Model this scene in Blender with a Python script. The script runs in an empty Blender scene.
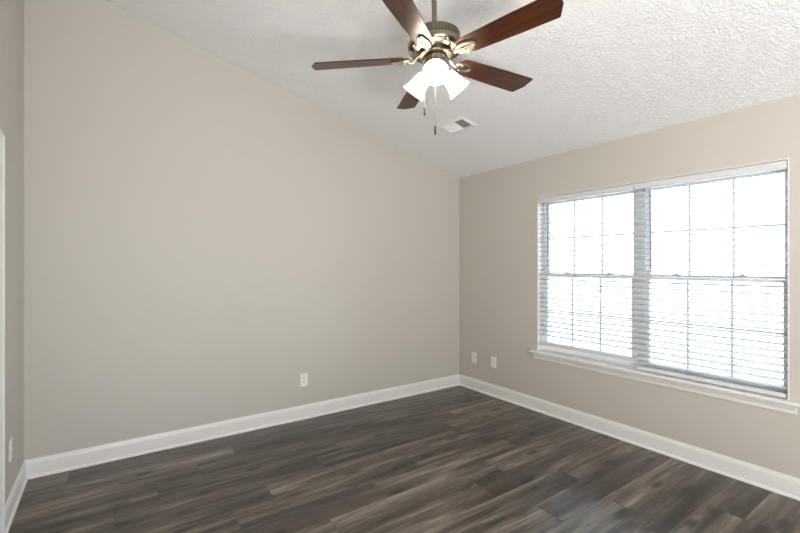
import bpy, bmesh, math, random
from mathutils import Vector, Matrix
random.seed(7)
PI = math.pi
S = bpy.context.scene
COL = S.collection

# ------------------------------------------------------------------ camera, sky, exposure
cam_data = bpy.data.cameras.new('camera')
cam = bpy.data.objects.new('camera', cam_data); COL.objects.link(cam)
cam.location = (0, 0, 1.409)
cam.rotation_euler = (PI/2, 0, math.radians(-34.8))
cam_data.sensor_width = 36.0
cam_data.lens = 421.4/800*36
cam_data.shift_y = -1.0/800
cam_data.clip_start = 0.02
S.camera = cam

SKY = 7.5            # overcast daylight outside the windows
BULB = 80.0         # the three fan bulbs
SHADE = 8.0         # glow of the frosted glass
SUN = 10.0           # sun from behind the house, on the ground outside the window
FILL = 318.0         # added fill light, low behind the camera
w = bpy.data.worlds.new('overcast_sky'); S.world = w
w.use_nodes = True
bg = w.node_tree.nodes['Background']
bg.inputs['Color'].default_value = (0.74, 0.87, 1.0, 1)
bg.inputs['Strength'].default_value = SKY
S.view_settings.view_transform = 'Standard'
S.view_settings.look = 'None'
S.view_settings.exposure = 0.1
S.view_settings.gamma = 1.0
S.view_settings.use_curve_mapping = False
S.cycles.max_bounces = 16
S.cycles.diffuse_bounces = 10
S.cycles.transmission_bounces = 10
S.cycles.transparent_max_bounces = 16
S.cycles.sample_clamp_indirect = 8.0
S.cycles.caustics_reflective = False
S.cycles.caustics_refractive = False
S.cycles.use_denoising = True

sun_data = bpy.data.lights.new('sun', 'SUN'); sun_data.energy = SUN; sun_data.angle = math.radians(0.6); sun_data.color = (1.0, 0.97, 0.93)
sun = bpy.data.objects.new('sun', sun_data); COL.objects.link(sun)
sun.rotation_euler = (0, math.radians(-32), math.radians(8))    # travels down and towards +X, so never in at the window
fill_data = bpy.data.lights.new('added_fill_light', 'AREA')  # unseen area light added to brighten the walls and ceiling
fill_data.shape = 'RECTANGLE'; fill_data.size = 2.2; fill_data.size_y = 1.3
fill_data.energy = FILL; fill_data.color = (1.0, 0.982, 0.965)
fill_light = bpy.data.objects.new('added_fill_light', fill_data); COL.objects.link(fill_light)
fill_light.location = (0.15, -2.05, 0.20); fill_light.rotation_euler = (PI-math.radians(10), 0, math.radians(-25))   # looks up and in

# ------------------------------------------------------------------ room numbers (metres)
XW, YG, XL, YF = 3.423, 3.692, -0.4495, -0.345   # window wall, gable wall, door wall, wall behind the camera
EAVE, SLOPE = 2.4406, 0.253
WT = 0.15
OY0, OY1, OZ0, OZ1 = 0.757, 2.592, 0.565, 2.066  # window opening
def ceil_z(x): return EAVE + SLOPE*(XW - x)

# ------------------------------------------------------------------ materials
def new_mat(name):
    m = bpy.data.materials.new(name); m.use_nodes = True
    nt = m.node_tree
    return m, nt, nt.nodes['Principled BSDF']
def N(nt, t, **kw):
    n = nt.nodes.new(t)
    for k, v in kw.items(): setattr(n, k, v)
    return n
def L(nt, a, b): nt.links.new(a, b)
def simple(name, col, rough=0.5, metal=0.0, bump=0.0, bscale=200.0, coat=0.0):
    m, nt, b = new_mat(name)
    b.inputs['Roughness'].default_value = rough
    b.inputs['Metallic'].default_value = metal
    b.inputs['Coat Weight'].default_value = coat
    tc = N(nt, 'ShaderNodeTexCoord')
    no = N(nt, 'ShaderNodeTexNoise'); no.inputs['Scale'].default_value = bscale
    L(nt, tc.outputs['Object'], no.inputs['Vector'])
    mr = N(nt, 'ShaderNodeMix', data_type='RGBA')
    mr.inputs[6].default_value = tuple(c*0.97 for c in col) + (1,)
    mr.inputs[7].default_value = tuple(min(1, c*1.03) for c in col) + (1,)
    L(nt, no.outputs['Fac'], mr.inputs[0]); L(nt, mr.outputs[2], b.inputs['Base Color'])
    if bump:
        bp = N(nt, 'ShaderNodeBump'); bp.inputs['Strength'].default_value = bump
        bp.inputs['Distance'].default_value = 0.002
        L(nt, no.outputs['Fac'], bp.inputs['Height']); L(nt, bp.outputs['Normal'], b.inputs['Normal'])
    return m

M_WALL = simple('greige_wall_paint', (0.545, 0.515, 0.465), 0.65, bump=0.12, bscale=260)
M_TRIM = simple('white_trim_paint', (0.80, 0.785, 0.76), 0.35, bscale=60)
M_VINYL = simple('white_vinyl', (0.89, 0.905, 0.92), 0.35, bscale=60)
M_BLIND = simple('white_blind_slat', (0.64, 0.65, 0.66), 0.4, bscale=60)
M_SLAT = simple('white_slat_backlit_shade', (0.52, 0.545, 0.57), 0.4, bscale=60)  # white slats, with their backlit shade put into the colour
M_CORD = simple('white_cord', (0.72, 0.72, 0.70), 0.8, bscale=400)
M_WAND = simple('grey_tilt_wand', (0.22, 0.22, 0.22), 0.3, bscale=100)
M_PLATE = simple('white_outlet_plastic', (0.82, 0.80, 0.77), 0.35, bscale=80)
M_SLOT = simple('dark_slot', (0.03, 0.03, 0.03), 0.6)
M_DUCT = simple('duct_shade_grey', (0.16, 0.155, 0.14), 0.6)  # grey that paints in the shade inside the vent
M_VENT = simple('white_vent_enamel', (0.80, 0.80, 0.80), 0.4)
M_NICKEL = simple('brushed_pewter', (0.22, 0.195, 0.15), 0.26, 1.0, bump=0.05, bscale=300)
M_DARKMETAL = simple('dark_bronze_metal', (0.10, 0.09, 0.075), 0.4, 1.0)
M_SILVER = simple('polished_nickel', (0.33, 0.30, 0.245), 0.3, 1.0)
M_GROUND = simple('pale_concrete_ground', (0.55, 0.55, 0.52), 0.9, bscale=3)

# textured (stomped) white ceiling
def ceiling_mat():
    m, nt, b = new_mat('stomp_textured_ceiling')
    b.inputs['Base Color'].default_value = (0.90, 0.90, 0.905, 1)
    b.inputs['Roughness'].default_value = 0.8
    tc = N(nt, 'ShaderNodeTexCoord')
    wn = N(nt, 'ShaderNodeTexNoise'); wn.inputs['Scale'].default_value = 9; wn.inputs['Detail'].default_value = 3
    L(nt, tc.outputs['Object'], wn.inputs['Vector'])
    mx = N(nt, 'ShaderNodeMix', data_type='RGBA', blend_type='LINEAR_LIGHT'); mx.inputs[0].default_value = 0.06
    L(nt, tc.outputs['Object'], mx.inputs[6]); L(nt, wn.outputs['Color'], mx.inputs[7])
    vo = N(nt, 'ShaderNodeTexVoronoi', feature='DISTANCE_TO_EDGE'); vo.inputs['Scale'].default_value = 34
    L(nt, mx.outputs[2], vo.inputs['Vector'])
    r = N(nt, 'ShaderNodeValToRGB'); r.color_ramp.elements[0].position = 0.0; r.color_ramp.elements[1].position = 0.16
    L(nt, vo.outputs['Distance'], r.inputs['Fac'])
    n2 = N(nt, 'ShaderNodeTexNoise'); n2.inputs['Scale'].default_value = 55; n2.inputs['Detail'].default_value = 5; n2.inputs['Roughness'].default_value = 0.65
    L(nt, mx.outputs[2], n2.inputs['Vector'])
    r2 = N(nt, 'ShaderNodeValToRGB'); r2.color_ramp.elements[0].position = 0.40; r2.color_ramp.elements[1].position = 0.62
    L(nt, n2.outputs['Fac'], r2.inputs['Fac'])
    ad = N(nt, 'ShaderNodeMath', operation='MULTIPLY_ADD'); ad.inputs[1].default_value = 0.55
    L(nt, r.outputs['Color'], ad.inputs[0]); L(nt, r2.outputs['Color'], ad.inputs[2])
    bp = N(nt, 'ShaderNodeBump'); bp.inputs['Strength'].default_value = 0.65; bp.inputs['Distance'].default_value = 0.007
    L(nt, ad.outputs[0], bp.inputs['Height']); L(nt, bp.outputs['Normal'], b.inputs['Normal'])
    return m
M_CEIL = ceiling_mat()

# dark grey-brown vinyl planks running along X
def floor_mat():
    m, nt, b = new_mat('weathered_oak_vinyl_plank')
    PW, Y0, PL = 0.1875, 0.083, 1.22
    def math_(op, a, bb=None, cc=None):
        n = N(nt, 'ShaderNodeMath', operation=op)
        for i, v in enumerate((a, bb, cc)):
            if v is None: continue
            if isinstance(v, (int, float)): n.inputs[i].default_value = v
            else: L(nt, v, n.inputs[i])
        return n.outputs[0]
    tc = N(nt, 'ShaderNodeTexCoord'); sp = N(nt, 'ShaderNodeSeparateXYZ')
    L(nt, tc.outputs['Object'], sp.inputs[0])
    x, y = sp.outputs['X'], sp.outputs['Y']
    v = math_('DIVIDE', math_('SUBTRACT', y, Y0), PW)
    row = math_('FLOOR', v); fv = math_('FRACT', v)
    # where the end joints fall in each row
    joints = {-3:.3,-2:.9,-1:.5,0:1.1,1:.2,2:.75,3:1.7,4:2.9,5:2.38,6:2.48,7:2.062,8:2.555,9:1.95,10:2.23,11:2.63,12:3.03,13:2.05,14:1.252,15:2.70,16:1.74,17:.79,18:1.008,19:1.6}
    cr = N(nt, 'ShaderNodeValToRGB'); cr.color_ramp.interpolation = 'CONSTANT'
    ks = sorted(joints)
    els = cr.color_ramp.elements
    for i, k in enumerate(ks):
        pos = (k+3)/24.0
        e = els[0] if i == 0 else els.new(pos)
        e.position = pos
        f = (joints[k] % PL)/PL
        e.color = (f, f, f, 1)
    while len(els) > len(ks): els.remove(els[-1])
    L(nt, math_('DIVIDE', math_('ADD', row, 3.3), 24.0), cr.inputs['Fac'])
    u = math_('SUBTRACT', math_('DIVIDE', x, PL), cr.outputs['Color'])
    pid = math_('FLOOR', u); fu = math_('FRACT', u)
    cid = N(nt, 'ShaderNodeCombineXYZ'); L(nt, pid, cid.inputs[0]); L(nt, row, cid.inputs[1])
    wn = N(nt, 'ShaderNodeTexWhiteNoise', noise_dimensions='2D'); L(nt, cid.outputs[0], wn.inputs['Vector'])
    rnd = wn.outputs['Value']
    # grain coordinates, shifted per plank
    def grain(sx, sy, scale, detail, rough, dist=0.0, off=17.0):
        gx = math_('MULTIPLY_ADD', rnd, off, math_('MULTIPLY', x, sx))
        gy = math_('MULTIPLY_ADD', rnd, off*1.7, math_('MULTIPLY', y, sy))
        c = N(nt, 'ShaderNodeCombineXYZ'); L(nt, gx, c.inputs[0]); L(nt, gy, c.inputs[1]); L(nt, math_('MULTIPLY', rnd, 31.0), c.inputs[2])
        n = N(nt, 'ShaderNodeTexNoise'); n.inputs['Scale'].default_value = scale; n.inputs['Detail'].default_value = detail
        n.inputs['Roughness'].default_value = rough; n.inputs['Distortion'].default_value = dist
        L(nt, c.outputs[0], n.inputs['Vector'])
        return n.outputs['Fac'], c.outputs[0]
    broad, _ = grain(1.1, 11.0, 1.0, 3, 0.5, 0.7)
    fine, _ = grain(6.0, 150.0, 1.0, 4, 0.6, 0.0)
    mid, gv = grain(2.6, 30.0, 1.0, 4, 0.62, 1.2)
    # knots
    kx = N(nt, 'ShaderNodeTexVoronoi', feature='F1', voronoi_dimensions='2D'); kx.inputs['Scale'].default_value = 1.0
    _, kv = grain(1.5, 3.6, 1.0, 0, 0.5, 0.0, 11.0)
    L(nt, kv, kx.inputs['Vector'])
    kr = N(nt, 'ShaderNodeMapRange'); kr.inputs['From Min'].default_value = 0.02; kr.inputs['From Max'].default_value = 0.12
    L(nt, kx.outputs['Distance'], kr.inputs['Value'])
    knot = kr.outputs[0]
    t = math_('MULTIPLY_ADD', math_('SUBTRACT', broad, 0.5), 2.0, 0.42)
    t = math_('MULTIPLY_ADD', math_('SUBTRACT', mid, 0.5), 1.0, t)
    t = math_('MULTIPLY_ADD', math_('SUBTRACT', fine, 0.5), 0.32, t)
    t = math_('MULTIPLY_ADD', math_('SUBTRACT', rnd, 0.5), 0.26, t)
    t = math_('MULTIPLY_ADD', math_('SUBTRACT', knot, 1.0), 0.5, t)
    ramp = N(nt, 'ShaderNodeValToRGB'); e = ramp.color_ramp.elements
    e[0].position = 0.0; e[0].color = (0.026, 0.020, 0.0155, 1)
    e[1].position = 1.0; e[1].color = (0.29, 0.25, 0.205, 1)
    q = e.new(0.4); q.color = (0.080, 0.064, 0.051, 1)
    q = e.new(0.7); q.color = (0.160, 0.132, 0.107, 1)
    L(nt, t, ramp.inputs['Fac'])
    # seams
    ev = math_('MULTIPLY', math_('MINIMUM', fv, math_('SUBTRACT', 1.0, fv)), PW)
    eu = math_('MULTIPLY', math_('MINIMUM', fu, math_('SUBTRACT', 1.0, fu)), PL)
    edge = math_('MINIMUM', ev, eu)
    er = N(nt, 'ShaderNodeMapRange'); er.inputs['From Min'].default_value = 0.0005; er.inputs['From Max'].default_value = 0.0022
    L(nt, edge, er.inputs['Value'])
    mx = N(nt, 'ShaderNodeMix', data_type='RGBA', blend_type='MULTIPLY'); mx.inputs[0].default_value = 1.0
    sh = N(nt, 'ShaderNodeMapRange'); sh.inputs['To Min'].default_value = 0.5; L(nt, er.outputs[0], sh.inputs['Value'])
    L(nt, ramp.outputs['Color'], mx.inputs[6]); L(nt, sh.outputs[0], mx.inputs[7])
    L(nt, mx.outputs[2], b.inputs['Base Color'])
    rr = N(nt, 'ShaderNodeMapRange'); rr.inputs['To Min'].default_value = 0.23; rr.inputs['To Max'].default_value = 0.37
    L(nt, fine, rr.inputs['Value']); L(nt, rr.outputs[0], b.inputs['Roughness'])
    hh = math_('MULTIPLY_ADD', fine, 0.35, er.outputs[0])
    bp = N(nt, 'ShaderNodeBump'); bp.inputs['Strength'].default_value = 0.25; bp.inputs['Distance'].default_value = 0.0015
    L(nt, hh, bp.inputs['Height']); L(nt, bp.outputs['Normal'], b.inputs['Normal'])
    return m
M_FLOOR = floor_mat()

def blade_mat():
    m, nt, b = new_mat('mahogany_fan_blade')
    tc = N(nt, 'ShaderNodeTexCoord'); mp = N(nt, 'ShaderNodeMapping')
    mp.inputs['Scale'].default_value = (3.0, 60.0, 8.0)
    L(nt, tc.outputs['Object'], mp.inputs['Vector'])
    n = N(nt, 'ShaderNodeTexNoise'); n.inputs['Scale'].default_value = 1.0; n.inputs['Detail'].default_value = 6; n.inputs['Distortion'].default_value = 0.7
    L(nt, mp.outputs[0], n.inputs['Vector'])
    r = N(nt, 'ShaderNodeValToRGB'); e = r.color_ramp.elements
    e[0].position = 0.3; e[0].color = (0.018, 0.006, 0.0035, 1)
    e[1].position = 0.72; e[1].color = (0.095, 0.028, 0.009, 1)
    L(nt, n.outputs['Fac'], r.inputs['Fac']); L(nt, r.outputs['Color'], b.inputs['Base Color'])
    b.inputs['Roughness'].default_value = 0.32
    b.inputs['Specular IOR Level'].default_value = 0.4; b.inputs['Coat Weight'].default_value = 0.08; b.inputs['Coat Roughness'].default_value = 0.2
    return m
M_BLADE = blade_mat()

def glass_mat():
    m = bpy.data.materials.new('window_glass'); m.use_nodes = True
    nt = m.node_tree; nt.nodes.remove(nt.nodes['Principled BSDF'])
    out = nt.nodes['Material Output']
    tr = N(nt, 'ShaderNodeBsdfTransparent'); tr.inputs[0].default_value = (0.96, 0.98, 0.975, 1)
    gl = N(nt, 'ShaderNodeBsdfGlossy'); gl.inputs['Roughness'].default_value = 0.02
    fr = N(nt, 'ShaderNodeFresnel'); fr.inputs['IOR'].default_value = 1.45
    mx = N(nt, 'ShaderNodeMixShader')
    L(nt, fr.outputs[0], mx.inputs[0]); L(nt, tr.outputs[0], mx.inputs[1]); L(nt, gl.outputs[0], mx.inputs[2])
    L(nt, mx.outputs[0], out.inputs['Surface'])
    return m
M_GLASS = glass_mat()

def shade_mat():
    m = bpy.data.materials.new('lit_frosted_glass'); m.use_nodes = True
    nt = m.node_tree; nt.nodes.remove(nt.nodes['Principled BSDF'])
    out = nt.nodes['Material Output']
    tl = N(nt, 'ShaderNodeBsdfTranslucent'); tl.inputs[0].default_value = (0.9, 0.87, 0.82, 1)
    df = N(nt, 'ShaderNodeBsdfDiffuse'); df.inputs[0].default_value = (0.85, 0.84, 0.82, 1)
    m1 = N(nt, 'ShaderNodeMixShader'); m1.inputs[0].default_value = 0.4
    L(nt, tl.outputs[0], m1.inputs[1]); L(nt, df.outputs[0], m1.inputs[2])
    em = N(nt, 'ShaderNodeEmission'); em.inputs[0].default_value = (1, 0.925, 0.84, 1); em.inputs[1].default_value = SHADE
    ad = N(nt, 'ShaderNodeAddShader'); L(nt, m1.outputs[0], ad.inputs[0]); L(nt, em.outputs[0], ad.inputs[1])
    L(nt, ad.outputs[0], out.inputs['Surface'])
    return m
M_SHADE = shade_mat()
def bulb_mat():
    m = bpy.data.materials.new('lit_bulb'); m.use_nodes = True
    b = m.node_tree.nodes['Principled BSDF']
    b.inputs['Base Color'].default_value = (0.9, 0.9, 0.85, 1)
    b.inputs['Emission Color'].default_value = (1.0, 0.86, 0.68, 1)
    b.inputs['Emission Strength'].default_value = BULB
    return m
M_BULB = bulb_mat()

# ------------------------------------------------------------------ mesh helpers
class MB:
    def __init__(s): s.bm = bmesh.new()
    def box(s, x0, x1, y0, y1, z0, z1, M=None, bev=0.0):
        vs = [s.bm.verts.new((x, y, z)) for x in (x0, x1) for y in (y0, y1) for z in (z0, z1)]
        fs = [s.bm.faces.new([vs[i] for i in f]) for f in ((0,1,3,2),(4,6,7,5),(0,4,5,1),(2,3,7,6),(0,2,6,4),(1,5,7,3))]
        if bev:
            es = list({e for f in fs for e in f.edges})
            r = bmesh.ops.bevel(s.bm, geom=es, offset=bev, segments=2, affect='EDGES', profile=0.6)
            vs = list({v for f in r['faces'] for v in f.verts} | {v for v in vs if v.is_valid})
        if M is not None: bmesh.ops.transform(s.bm, matrix=M, verts=[v for v in vs if v.is_valid])
        return s
    def loft(s, rings, closed=True, cap=True, M=None):
        rs = [[s.bm.verts.new(M @ Vector(p) if M is not None else p) for p in r] for r in rings]
        n = len(rs[0])
        for a, b in zip(rs[:-1], rs[1:]):
            for i in range(n if closed else n-1):
                j = (i+1) % n
                s.bm.faces.new((a[i], a[j], b[j], b[i]))
        if cap and closed:
            s.bm.faces.new(list(reversed(rs[0]))); s.bm.faces.new(rs[-1])
        return s
    def lathe(s, prof, seg=32, M=None, cap=True):
        rings = [[(r*math.cos(2*PI*i/seg), r*math.sin(2*PI*i/seg), z) for i in range(seg)] for r, z in prof]
        return s.loft(rings, True, cap, M)
    def tube(s, pts, r, seg=8, flat=1.0, closed_path=False):
        pts = [Vector(p) for p in pts]; rings = []; n = len(pts)
        for i, p in enumerate(pts):
            if closed_path: t = pts[(i+1) % n] - pts[i-1]
            else: t = pts[min(i+1, n-1)] - pts[max(i-1, 0)]
            t.normalize()
            up = Vector((0, 0, 1)) if abs(t.z) < 0.95 else Vector((1, 0, 0))
            a = t.cross(up).normalized(); b = a.cross(t).normalized()
            rr = r[i] if isinstance(r, (list, tuple)) else r
            rings.append([tuple(p + a*rr*math.cos(2*PI*k/seg) + b*rr*flat*math.sin(2*PI*k/seg)) for k in range(seg)])
        if closed_path:
            rings.append(rings[0]); return s.loft(rings, True, False)
        return s.loft(rings, True, True)
    def prism(s, poly, axis, a0, a1, M=None):
        def P(u, v, a): return {'x': (a, u, v), 'y': (u, a, v), 'z': (u, v, a)}[axis]
        return s.loft([[P(u, v, a0) for u, v in poly], [P(u, v, a1) for u, v in poly]], True, True, M)
    def build(s, name, mat, parent=None, smooth=False, loc=None):
        bmesh.ops.remove_doubles(s.bm, verts=s.bm.verts, dist=1e-6)
        bmesh.ops.recalc_face_normals(s.bm, faces=s.bm.faces)
        me = bpy.data.meshes.new(name); s.bm.to_mesh(me); s.bm.free()
        me.materials.append(mat)
        if smooth:
            for p in me.polygons: p.use_smooth = True
            try: me.set_sharp_from_angle(angle=math.radians(38))
            except Exception: pass
        o = bpy.data.objects.new(name, me); COL.objects.link(o)
        if parent is not None: o.parent = parent
        if loc is not None: o.location = loc
        return o
def thing(name, label, cat, loc=(0, 0, 0), rot=(0, 0, 0), group=None):
    o = bpy.data.objects.new(name, None); COL.objects.link(o)
    o.empty_display_size = 0.1
    o.location = loc; o.rotation_euler = rot
    o['label'] = label; o['category'] = cat
    if group: o['group'] = group
    return o
def structure(o): o['kind'] = 'structure'; return o
def copy_part(o, parent, loc=None):
    c = o.copy(); COL.objects.link(c); c.parent = parent
    if loc is not None: c.location = loc
    return c

# ------------------------------------------------------------------ room shell
structure(MB().box(XL-WT, XW+WT, YF-WT, YG+WT, -0.12, 0).build('floor', M_FLOOR))
x0, x1 = XL-WT, XW+WT+0.35
structure(MB().prism([(x0, ceil_z(x0)), (x1, ceil_z(x1)), (x1, ceil_z(x1)+0.16), (x0, ceil_z(x0)+0.16)], 'y', YF-WT, YG+WT).build('ceiling', M_CEIL))
def gable(y0, y1, name):
    a, b = XL-WT, XW+WT
    structure(MB().prism([(a, 0), (b, 0), (b, ceil_z(b)), (a, ceil_z(a))], 'y', y0, y1).build(name, M_WALL))
gable(YG, YG+WT, 'wall_back')
# wall behind the camera, with an added cased opening, sized to let the fill light through
PX0, PX1, PZ = -0.33, 3.05, 2.75
mb = MB()
for a, b, z0 in ((XL-WT, PX0, 0), (PX1, XW+WT, 0), (PX0, PX1, PZ)):
    mb.prism([(a, z0), (b, z0), (b, ceil_z(b)), (a, ceil_z(a))], 'y', YF-WT, YF)
structure(mb.build('wall_front', M_WALL))
# unseen room added around the fill light: floor, walls, flat ceiling, far window
HY, HX0, HX1 = -4.6, -1.3, XW
structure(MB().box(HX0, HX1, HY-0.12, YF-WT-0.001, -0.12, 0).build('floor_2', M_FLOOR))
structure(MB().box(HX0, HX1, HY-0.12, YF-WT-0.001, 2.85, 2.95).build('ceiling_2', M_CEIL))
mb = MB()
mb.box(HX0-0.12, HX0, HY-0.12, YF-WT-0.001, -0.12, 2.95).box(HX1, HX1+0.12, HY-0.12, YF-WT-0.001, -0.12, 2.95)
mb.box(HX0, -0.72, HY-0.12, HY, 0, 2.85).box(1.22, HX1, HY-0.12, HY, 0, 2.85).box(-0.72, 1.22, HY-0.12, HY, 0, 0.58).box(-0.72, 1.22, HY-0.12, HY, 2.32, 2.85)
structure(mb.build('wall_far', M_WALL))
mb = MB()
mb.box(-0.72, -0.67, HY-0.07, HY-0.02, 0.58, 2.32).box(1.17, 1.22, HY-0.07, HY-0.02, 0.58, 2.32).box(-0.67, 1.17, HY-0.07, HY-0.02, 0.58, 0.63).box(-0.67, 1.17, HY-0.07, HY-0.02, 2.27, 2.32).box(0.22, 0.28, HY-0.07, HY-0.02, 0.63, 2.27)
far_frame = structure(mb.build('window_3', M_VINYL))
MB().box(-0.67, 0.22, HY-0.05, HY-0.044, 0.63, 2.27).build('pane', M_GLASS, far_frame)
MB().box(0.28, 1.17, HY-0.05, HY-0.044, 0.63, 2.27).build('pane', M_GLASS, far_frame)
mb = MB()
def ww(y0, y1, z0, z1):
    # window-wall piece whose top follows the roof slope when it reaches the ceiling
    top = z1 is None
    za = EAVE if top else z1
    zb = ceil_z(XW+WT) if top else z1
    mb.prism([(XW, z0), (XW+WT, z0), (XW+WT, zb), (XW, za)], 'y', y0, y1)
ww(YF, OY0, 0, None); ww(OY1, YG, 0, None); ww(OY0, OY1, 0, OZ0-0.001); ww(OY0, OY1, OZ1, None)
structure(mb.build('wall_right', M_WALL))
# door wall with its opening
DY0, DY1, DZ = 2.065, 2.876, 2.017
mb = MB()
for a, b, z0 in ((YF, DY0, 0), (DY1, YG, 0), (DY0, DY1, DZ)):
    mb.prism([(XL-WT, z0), (XL, z0), (XL, ceil_z(XL)), (XL-WT, ceil_z(XL-WT))], 'y', a, b)
structure(mb.build('wall_left', M_WALL))

# baseboards: profile (distance from wall, height), with a small shoe moulding
BASE = [(0, 0), (0.021, 0), (0.021, 0.008), (0.016, 0.017), (0.0125, 0.020), (0.0125, 0.096), (0.010, 0.110), (0.006, 0.119), (0.005, 0.126), (0, 0.126)]
structure(MB().prism([(YG-d, z) for d, z in BASE], 'x', XL, XW).build('baseboard_back', M_TRIM))
structure(MB().prism([(XW-d, z) for d, z in BASE], 'y', YF, YG).build('baseboard_right', M_TRIM))
CW = 0.064
mb = MB()
mb.prism([(YF+d, z) for d, z in BASE], 'x', XL, PX0-CW); mb.prism([(YF+d, z) for d, z in BASE], 'x', PX1+CW, XW)
structure(mb.build('baseboard_front', M_TRIM))
mb = MB()
mb.prism([(XL+d, z) for d, z in BASE], 'y', DY1+CW, YG)
mb.prism([(XL+d, z) for d, z in BASE], 'y', YF, DY0-CW)
structure(mb.build('baseboard_left', M_TRIM))

# door in the left wall
door = structure(bpy.data.objects.new('door_1', None)); COL.objects.link(door); door.location = (XL, (DY0+DY1)/2, 0)
def loc_mb(): return MB()
O = Vector(door.location)
hw = (DY1-DY0)/2
CAS = [(0, 0), (CW, 0), (CW, 0.017), (CW*0.86, 0.019), (CW*0.7, 0.013), (CW*0.25, 0.011), (CW*0.1, 0.009), (0, 0.006)]   # across, out
mb = MB()
for s in (1, -1):
    mb.loft([[(d, s*(hw+u), 0) for u, d in CAS], [(d, s*(hw+u), DZ+u) for u, d in CAS]])
mb.loft([[(d, -(hw+u), DZ+u) for u, d in CAS], [(d, (hw+u), DZ+u) for u, d in CAS]])
mb.build('casing', M_TRIM, door)
mb = MB()
mb.box(-WT, 0, hw-0.018, hw-0.0005, 0.0005, DZ-0.0005).box(-WT, 0, -hw+0.0005, -hw+0.018, 0.0005, DZ-0.0005).box(-WT, 0, -hw+0.018, hw-0.018, DZ-0.018, DZ-0.0005)
mb.build('jamb', M_TRIM, door)
mb = MB()
a, b = -hw+0.021, hw-0.021
mb.box(-0.060, -0.030, a, b, 0.004, DZ-0.021)
for z0, z1 in ((0.012, 0.22), (0.98, 1.12), (1.62, 1.72), (1.93, DZ-0.021)):
    mb.box(-0.0301, -0.024, a, b, z0, z1)
for y0, y1 in ((a, a+0.11), (-0.05, 0.05), (b-0.11, b)):
    mb.box(-0.0301, -0.0241, y0, y1, 0.012, DZ-0.021)
slab = mb.build('slab', M_TRIM, door)
MB().lathe([(0.026, 0), (0.026, 0.008), (0.010, 0.012), (0.010, 0.035), (0.026, 0.045), (0.028, 0.058), (0.018, 0.066), (0.003, 0.068)], 20,
    Matrix.Translation((-0.024, a+0.06, 0.95)) @ Matrix.Rotation(PI/2, 4, 'Y')).build('knob', M_NICKEL, slab, True)

# casing of the added opening behind the camera
mb = MB()
pc = (PX0+PX1)/2; ph = (PX1-PX0)/2
for sg in (1, -1):
    mb.loft([[(pc+sg*(ph+u), YF+d, 0) for u, d in CAS], [(pc+sg*(ph+u), YF+d, PZ+u) for u, d in CAS]])
mb.loft([[(pc-(ph+u), YF+d, PZ+u) for u, d in CAS], [(pc+(ph+u), YF+d, PZ+u) for u, d in CAS]])
structure(mb.build('trim_4', M_TRIM))

# ground outside the window
structure(MB().box(XW+WT+0.02, 40, -30, 34, -0.62, -0.5).build('ground', M_GROUND))

# ------------------------------------------------------------------ windows
YM = (OY0+OY1)/2
# jamb liner round the opening, stool and apron
JT = 0.007
mb = MB()
mb.box(XW-0.001, XW+0.078, OY0, OY0+JT, OZ0+0.02, OZ1).box(XW-0.001, XW+0.078, OY1-JT, OY1, OZ0+0.02, OZ1).box(XW-0.001, XW+0.078, OY0+JT, OY1-JT, OZ1-JT, OZ1)
structure(mb.build('trim_1', M_TRIM))
SX = XW-0.046
mb = MB()
mb.prism([(SX+0.004, 0.565), (XW+0.078, 0.565), (XW+0.078, 0.585), (SX+0.004, 0.585), (SX, 0.581), (SX, 0.569)], 'y', OY0+0.0005, OY1-0.0005)
for y0, y1 in ((OY1-0.0005, 2.657), (0.692, OY0+0.0005)):
    mb.prism([(SX+0.004, 0.565), (XW, 0.565), (XW, 0.585), (SX+0.004, 0.585), (SX, 0.581), (SX, 0.569)], 'y', y0, y1)
structure(mb.build('trim_2', M_TRIM))
AP = [(XW, 0.505), (XW-0.008, 0.505), (XW-0.011, 0.512), (XW-0.012, 0.530), (XW-0.018, 0.540), (XW-0.022, 0.552), (XW-0.024, 0.565), (XW, 0.565)]
structure(MB().prism(AP, 'y', 0.722, 2.628).build('trim_3', M_TRIM))

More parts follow.
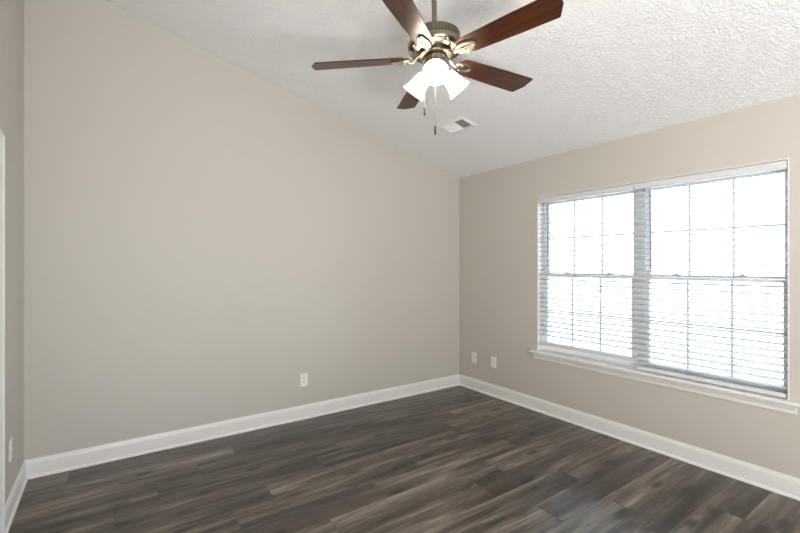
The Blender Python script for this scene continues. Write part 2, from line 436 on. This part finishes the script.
FX0, FX1 = XW+0.078, XW+0.148
RAILZ = 1.318
def window(name, y0, y1, fa, fb):
    t = structure(bpy.data.objects.new(name, None)); COL.objects.link(t); t.location = (FX0, (y0+y1)/2, OZ0)
    h = (y1-y0)/2; H = OZ1-OZ0; fw = 0.026; dx = FX1-FX0
    mb = MB()
    mb.box(0, dx, -h, -h+fa, 0.02, H).box(0, dx, h-fb, h, 0.02, H).box(0, dx, -h+fa, h-fb, H-fw, H).box(0, dx, -h+fa, h-fb, 0.0, 0.034)
    mb.build('frame', M_VINYL, t)
    rz = RAILZ-OZ0
    for lower in (True, False):
        xa, xb = (0.006, 0.032) if lower else (0.036, 0.062)
        z0, z1 = (0.034, rz+0.020) if lower else (rz-0.020, H-fw)
        sw = 0.032
        b0, b1 = (0.055, 0.040) if lower else (0.040, 0.038)
        a, b = -h+fa, h-fb
        mb = MB()
        mb.box(xa, xb, a, a+sw, z0, z1).box(xa, xb, b-sw, b, z0, z1).box(xa, xb, a+sw, b-sw, z0, z0+b0).box(xa, xb, a+sw, b-sw, z1-b1, z1)
        if lower: mb.box(xa-0.010, xa, a+0.05, b-0.05, z1-0.012, z1)
        sash = mb.build('sash', M_VINYL, t)
        ga, gb, gz0, gz1 = a+sw, b-sw, z0+b0, z1-b1
        xm = (xa+xb)/2
        MB().box(xm-0.003, xm+0.003, ga-0.004, gb+0.004, gz0-0.004, gz1+0.004).build('pane', M_GLASS, sash)
        mb = MB()
        gw = 0.0075
        for k in (1, 2):
            yy = ga+(gb-ga)*k/3
            mb.box(xm-0.009, xm-0.0032, yy-gw, yy+gw, gz0, gz1)
        zz = (gz0+gz1)/2
        mb.box(xm-0.0088, xm-0.0033, ga, gb, zz-gw, zz+gw)
        mb.build('muntin_grid', M_VINYL, sash)
        if lower:
            for yy in (-0.2, 0.2):
                mb = MB().box(xa+0.002, xb, yy-0.028, yy+0.028, z1, z1+0.006, bev=0.002)
                mb.lathe([(0.011, 0.006), (0.011, 0.014), (0.004, 0.016)], 14, Matrix.Translation((xm, yy, z1)))
                mb.box(xm-0.005, xm+0.005, yy, yy+0.03, z1+0.008, z1+0.013)
                mb.build('sash_lock', M_VINYL, sash)
    return t
window('window_1', YM, OY1, 0.036, 0.015)
window('window_2', OY0, YM, 0.015, 0.036)

# ------------------------------------------------------------------ blinds
def blind(label, y0, y1, zbot, yw):
    yc = (y0+y1)/2; h = (y1-y0)/2
    t = thing('window_blind', label, 'blind', (XW+0.034, yc, 2.052), group='white slatted blinds in the window')
    T = lambda z: z-2.052
    MB().box(-0.026, 0.026, -h+0.004, h-0.004, T(2.012), T(2.050)).build('headrail', M_BLIND, t)
    va = [(-0.040, T(2.006)), (-0.040, T(2.044)), (-0.043, T(2.052)), (-0.052, T(2.052)), (-0.049, T(2.040)), (-0.052, T(2.030)), (-0.052, T(2.014)), (-0.049, T(2.006))]
    MB().prism(va, 'y', -h, h).build('valance', M_BLIND, t)
    pitch = 0.0445
    tilt = math.radians(-7)
    zt = 1.988
    n = int((zt-(zbot+0.060))/pitch)+1
    pr = []
    K = 6
    for i in range(K+1):
        u = -0.025+0.05*i/K; pr.append((u, 0.0022*(1-(u/0.025)**2)+0.0022))
    for i in range(K, -1, -1):
        u = -0.025+0.05*i/K; pr.append((u, 0.0022*(1-(u/0.025)**2)-0.0022))
    R = Matrix.Rotation(tilt, 4, 'Y')
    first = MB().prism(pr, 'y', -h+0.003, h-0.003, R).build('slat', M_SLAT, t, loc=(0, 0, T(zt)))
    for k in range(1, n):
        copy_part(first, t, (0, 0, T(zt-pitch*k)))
    zl = zt-pitch*(n-1)
    # bottom rail
    MB().box(-0.025, 0.025, -h+0.006, h-0.006, T(zbot), T(zbot+(0.034 if zbot > 0.62 else 0.026)), bev=0.003).build('bottom_rail', M_BLIND, t)
    for yy in (-h+0.115, 0.0, h-0.115):
        mb = MB()
        for xx in (-0.0285, 0.0285):
            mb.tube([(xx, yy, T(2.014)), (xx, yy, T(zbot+0.012))], 0.0011, 6)
        mb.build('ladder_cord', M_CORD, t)
    wy = yw-yc
    mb = MB()
    mb.tube([(-0.034, wy, T(2.012)), (-0.036, wy, T(1.98)), (-0.037, wy-0.006, T(1.385))], [0.002, 0.0042, 0.0046], 8)
    mb.build('tilt_wand', M_WAND, t)
    # lift cords with a tassel at the far end
    return t
blind('white slatted blind in the left half of the window, stopping just above the sill', YM+0.003, OY1-JT-0.002, 0.646, 2.478)
blind('white slatted blind in the right half of the window, lowered onto the sill', OY0+JT+0.002, YM-0.002, 0.591, 1.561)

# ------------------------------------------------------------------ outlets and wall plates
def plate(label, loc, rz, kind, cat='outlet'):
    t = thing('wall_outlet' if kind != 'blank' else 'wall_plate', label, cat, loc, (0, 0, rz))
    # local: x across, -y out of the wall, z up
    MB().box(-0.036, 0.036, -0.0065, 0, -0.058, 0.058, bev=0.0025).build('cover_plate', M_PLATE, t)
    if kind == 'duplex':
        for s in (1, -1):
            mb = MB()
            pts = []
            for i in range(24):
                a = 2*PI*i/24
                pts.append((max(-0.0135, min(0.0135, 0.0172*math.cos(a))), s*0.0195+0.0172*math.sin(a)*0.82))
            mb.prism(pts, 'y', -0.009, -0.006)
            soc = mb.build('receptacle', M_PLATE, t)
            mb = MB().box(-0.0072, -0.0052, -0.0094, -0.0088, s*0.0195-0.002, s*0.0195+0.007)
            mb.box(0.0052, 0.0072, -0.0094, -0.0088, s*0.0195-0.001, s*0.0195+0.006)
            mb.lathe([(0.0024, 0), (0.0024, 0.0006)], 10, Matrix.Translation((0, -0.0088, s*0.0195-0.008)) @ Matrix.Rotation(PI/2, 4, 'X'))
            mb.build('slot', M_SLOT, soc)
        MB().lathe([(0.003, 0), (0.003, 0.001), (0.001, 0.0016)], 10, Matrix.Translation((0, -0.0064, 0)) @ Matrix.Rotation(PI/2, 4, 'X')).build('screw', M_PLATE, t)
    else:
        for s in (1, -1):
            MB().lathe([(0.003, 0), (0.003, 0.001), (0.001, 0.0016)], 10, Matrix.Translation((0, -0.0064, s*0.042)) @ Matrix.Rotation(PI/2, 4, 'X')).build('screw', M_PLATE, t)
    return t
plate('white duplex outlet low on the long sloped-top wall, left of the corner', (1.4875, YG, 0.355), 0, 'duplex')
plate('plain white wall plate on the window wall, the one nearer the room corner', (XW, 3.446, 0.362), -PI/2, 'blank', 'wall plate')
plate('white duplex outlet on the window wall between the plain plate and the window sill', (XW, 3.152, 0.365), -PI/2, 'duplex')
plate('white duplex outlet on the left wall beside the door trim, seen edge on', (XL, 3.205, 0.37), PI/2, 'duplex')

# ------------------------------------------------------------------ ceiling register
vx, vy = 2.562, 2.795
al = math.atan(SLOPE)
reg = thing('ceiling_vent', 'white two way air vent set in the sloped ceiling near the fan, one half dark', 'vent', (vx, vy, ceil_z(vx)), (0, al, 0))
MB().box(-0.066, 0.066, -0.136, 0.136, -0.0015, 0.001).build('duct_shade_plate', M_DUCT, reg)  # flat plate on the ceiling, coloured like the shaded duct behind
mb = MB()
ox, oy, ix, iy = 0.094, 0.166, 0.064, 0.134
def rect(a, b, z): return [(-a, -b, z), (a, -b, z), (a, b, z), (-a, b, z)]
mb.loft([rect(ox, oy, 0), rect(ox, oy, -0.003), rect(ix+0.006, iy+0.006, -0.012), rect(ix, iy, -0.012), rect(ix, iy, 0), rect(ox, oy, 0)], True, False)
mb.box(-ix, ix, -0.021, -0.015, -0.0118, -0.0005)
mb.build('frame', M_VENT, reg)
def fins(y0, y1, ang, label=None):
    R = Matrix.Rotation(ang, 4, 'X')
    n = int((y1-y0)/0.0098)
    for k in range(n):
        yy = y0+(k+0.5)*(y1-y0)/n
        MB().box(-ix+0.0005, ix-0.0005, -0.0005, 0.0005, -0.0048, 0.0048, Matrix.Translation((0, yy, -0.0062)) @ R).build('louver', M_VENT, reg)
fins(-iy, -0.021, math.radians(-52))
fins(-0.015, iy, math.radians(48))

# ------------------------------------------------------------------ ceiling fan
FXc, FYc, FZ = 1.409, 1.702, 2.490
LEAN = math.radians(-2.2)     # hangs a touch out of plumb on its ball joint
fan = thing('ceiling_fan', 'five blade wooden ceiling fan with three lit glass shades hanging from the ceiling', 'ceiling fan', (FXc, FYc, FZ), (LEAN, 0, 0))
zc = ceil_z(FXc)-FZ
MB().lathe([(0.012, zc-0.10), (0.030, zc-0.10), (0.060, zc-0.075), (0.070, zc-0.045), (0.072, zc-0.018), (0.072, zc+0.016), (0.02, zc+0.016)], 36).build('canopy', M_NICKEL, fan, True)
MB().lathe([(0.0135, 0.150), (0.0135, zc-0.09)], 20).build('downrod', M_NICKEL, fan, True)
hou = MB().lathe([(0.014, 0.160), (0.020, 0.158), (0.022, 0.142), (0.040, 0.132), (0.095, 0.128), (0.122, 0.124), (0.125, 0.119), (0.125, 0.082), (0.139, 0.076), (0.144, 0.068), (0.144, 0.054),
    (0.140, 0.043), (0.127, 0.032), (0.108, 0.0275), (0.090, 0.026), (0.03, 0.026)], 56).build('motor_housing', M_NICKEL, fan, True)
mb = MB()
for k in range(64):
    a = 2*PI*k/64
    mb.box(0.122, 0.1300, -0.0033, 0.0033, 0.084, 0.120, Matrix.Rotation(a, 4, 'Z'))
mb.build('vent_rib_band', M_NICKEL, hou)
MB().lathe([(0.1235, 0.084), (0.1258, 0.084), (0.1258, 0.120), (0.1235, 0.120)], 56).build('vent_recess', M_DARKMETAL, hou, True)
for k in range(10):   # scroll ornaments on the bowl
    mb = MB()
    a = 2*PI*k/10
    R = Matrix.Rotation(a, 4, 'Z')
    for sgn in (1, -1):
        pts = []
        for i in range(15):
            q = i/14*2.2*PI
            rr = 0.0105*(1-0.62*i/14)
            yy = sgn*(0.011+rr*math.cos(q)*0.8); s_ = rr*math.sin(q)
            # bowl wall between (0.133,0.070) and (0.102,0.036)
            rad = 0.1275+s_*0.85; zz = 0.0335+s_*0.42
            pts.append(tuple(R @ Vector((rad, yy, zz-0.0015))))
        mb.tube(pts, 0.0022, 6)
    mb.build('scroll_ornament', M_SILVER, hou, True)
MB().lathe([(0.03, 0.028), (0.086, 0.028), (0.088, 0.024), (0.088, 0.010), (0.082, 0.006), (0.03, 0.006)], 48).build('flywheel', M_DARKMETAL, fan, True)

# blades and their irons
BP = math.radians(13.6)
def blade_outline():
    pts = []
    r0, r1 = 0.137, 0.662
    def wd(r): return 0.054+(0.069-0.054)*min(1, (r-r0)/0.40)
    # rounded inner end
    for i in range(9):
        a = PI/2+PI*i/8
        pts.append((r0+0.040+0.040*math.cos(a), 0.054*math.sin(a)))
    for r in (0.3, 0.45): pts.append((r, -wd(r)))
    pts.append((r1-0.006, -0.069)); pts.append((r1, -0.063))
    pts.append((r1, 0.004)); pts.append((r1-0.034, 0.066)); pts.append((r1-0.042, 0.069))
    for r in (0.45, 0.3): pts.append((r, wd(r)))
    return pts
out = blade_outline()
az0 = math.radians(140.32)
TILT = Matrix.Rotation(-BP, 4, 'X')       # counter-clockwise edge lower
mb = MB(); mb.prism(out, 'z', -0.0028, 0.0028)
bev = mb.bm
blade0 = mb.build('blade', M_BLADE, fan)
blade0.modifiers.new('bevel', 'BEVEL').width = 0.0012
# iron: arm from the flywheel, then an open oval loop with a centre bar on the underside of the blade
mb = MB()
mb.tube([(0.070, 0, 0.016), (0.092, 0, 0.010), (0.108, 0, -0.006), (0.122, 0, -0.014), (0.140, 0, -0.0125)], [0.012, 0.011, 0.010, 0.009, 0.008], 10, 0.55)
ring = [(0.182+0.050*math.cos(2*PI*i/28), 0.027*math.sin(2*PI*i/28)*(1.0-0.18*math.cos(2*PI*i/28)), -0.0075) for i in range(28)]
mb.tube(ring, 0.0065, 8, 0.8, True)
mb.tube([(0.135, 0, -0.0085), (0.18, 0, -0.0085), (0.229, 0, -0.0075)], [0.007, 0.0045, 0.005], 8, 0.8)
for s in (1, -1):
    mb.tube([(0.137, s*0.004, -0.0085), (0.155, s*0.012, -0.009), (0.180, s*0.0165, -0.008), (0.205, s*0.011, -0.008), (0.222, s*0.003, -0.0075)], 0.0032, 6)
for xx, yy in ((0.165, 0.019), (0.165, -0.019), (0.222, 0.0)):
    mb.lathe([(0.006, -0.004), (0.006, -0.013), (0.003, -0.0155)], 10, Matrix.Translation((xx, yy, 0)))
iron0 = mb.build('blade_iron', M_SILVER, blade0, True)
for k in range(5):
    b = blade0 if k == 0 else copy_part(blade0, fan)
    if k: copy_part(iron0, b)
    b.matrix_local = Matrix.Rotation(az0+k*2*PI/5, 4, 'Z') @ TILT

# light kit
MB().lathe([(0.03, 0.008), (0.058, 0.006), (0.064, 0.000), (0.064, -0.040), (0.060, -0.052), (0.048, -0.064), (0.030, -0.078), (0.014, -0.086), (0.006, -0.096), (0.003, -0.098)], 40).build('light_fitter', M_NICKEL, fan, True)
fa = math.radians(55.2+180)
tlt = math.radians(46)
for k in range(3):
    az = fa + math.radians(-6) + k*2*PI/3
    R = Matrix.Rotation(az, 4, 'Z') @ Matrix.Translation((0.056, 0, -0.060)) @ Matrix.Rotation(PI-tlt, 4, 'Y')
    # local +z points out and down along the shade
    arm = MB().lathe([(0.012, -0.012), (0.020, -0.006), (0.026, 0.006), (0.027, 0.022), (0.020, 0.024)], 24)
    so = arm.build('lamp_socket', M_NICKEL, fan, True); so.matrix_local = R
    prof = [(0.026, 0.014), (0.034, 0.024), (0.040, 0.045), (0.043, 0.068), (0.048, 0.092), (0.057, 0.114), (0.062, 0.123)]
    sh = MB().lathe(prof, 36, cap=False)
    shade = sh.build('lamp_shade', M_SHADE, fan, True); shade.matrix_local = R
    md = shade.modifiers.new('glass_wall', 'SOLIDIFY'); md.thickness = 0.0025; md.offset = 0
    bl = MB().lathe([(0.012, 0.022), (0.013, 0.036), (0.022, 0.055), (0.0265, 0.070), (0.024, 0.084), (0.014, 0.094), (0.004, 0.0965)], 24)
    bulb = bl.build('bulb', M_BULB, shade, True)

# pull chains: (camera-right offset, camera-depth offset) -> fan local
rt = Vector((math.cos(math.radians(34.8)), -math.sin(math.radians(34.8)), 0)); fw_ = Vector((math.sin(math.radians(34.8)), math.cos(math.radians(34.8)), 0))
def chain(u, d, zt, ze):
    p = rt*u+fw_*d
    mb = MB(); mb.tube([(p.x, p.y, zt), (p.x, p.y, ze+0.045)], 0.0009, 6)
    z = ze+0.05
    while z < zt:
        mb.lathe([(0.0004, z-0.0015), (0.0015, z), (0.0004, z+0.0015)], 6, Matrix.Translation((p.x, p.y, 0))); z += 0.0065
    c = mb.build('pull_chain', M_SILVER, fan); c.rotation_euler = (-LEAN, 0, 0)
    MB().lathe([(0.0015, ze+0.048), (0.004, ze+0.042), (0.0048, ze+0.02), (0.0058, ze+0.006), (0.003, ze)], 12, Matrix.Translation((p.x, p.y, 0))).build('chain_pull', M_DARKMETAL, c, True)
chain(-0.004, -0.030, -0.06, 2.083-FZ)
chain(-0.055, 0.030, -0.03, 2.202-FZ)
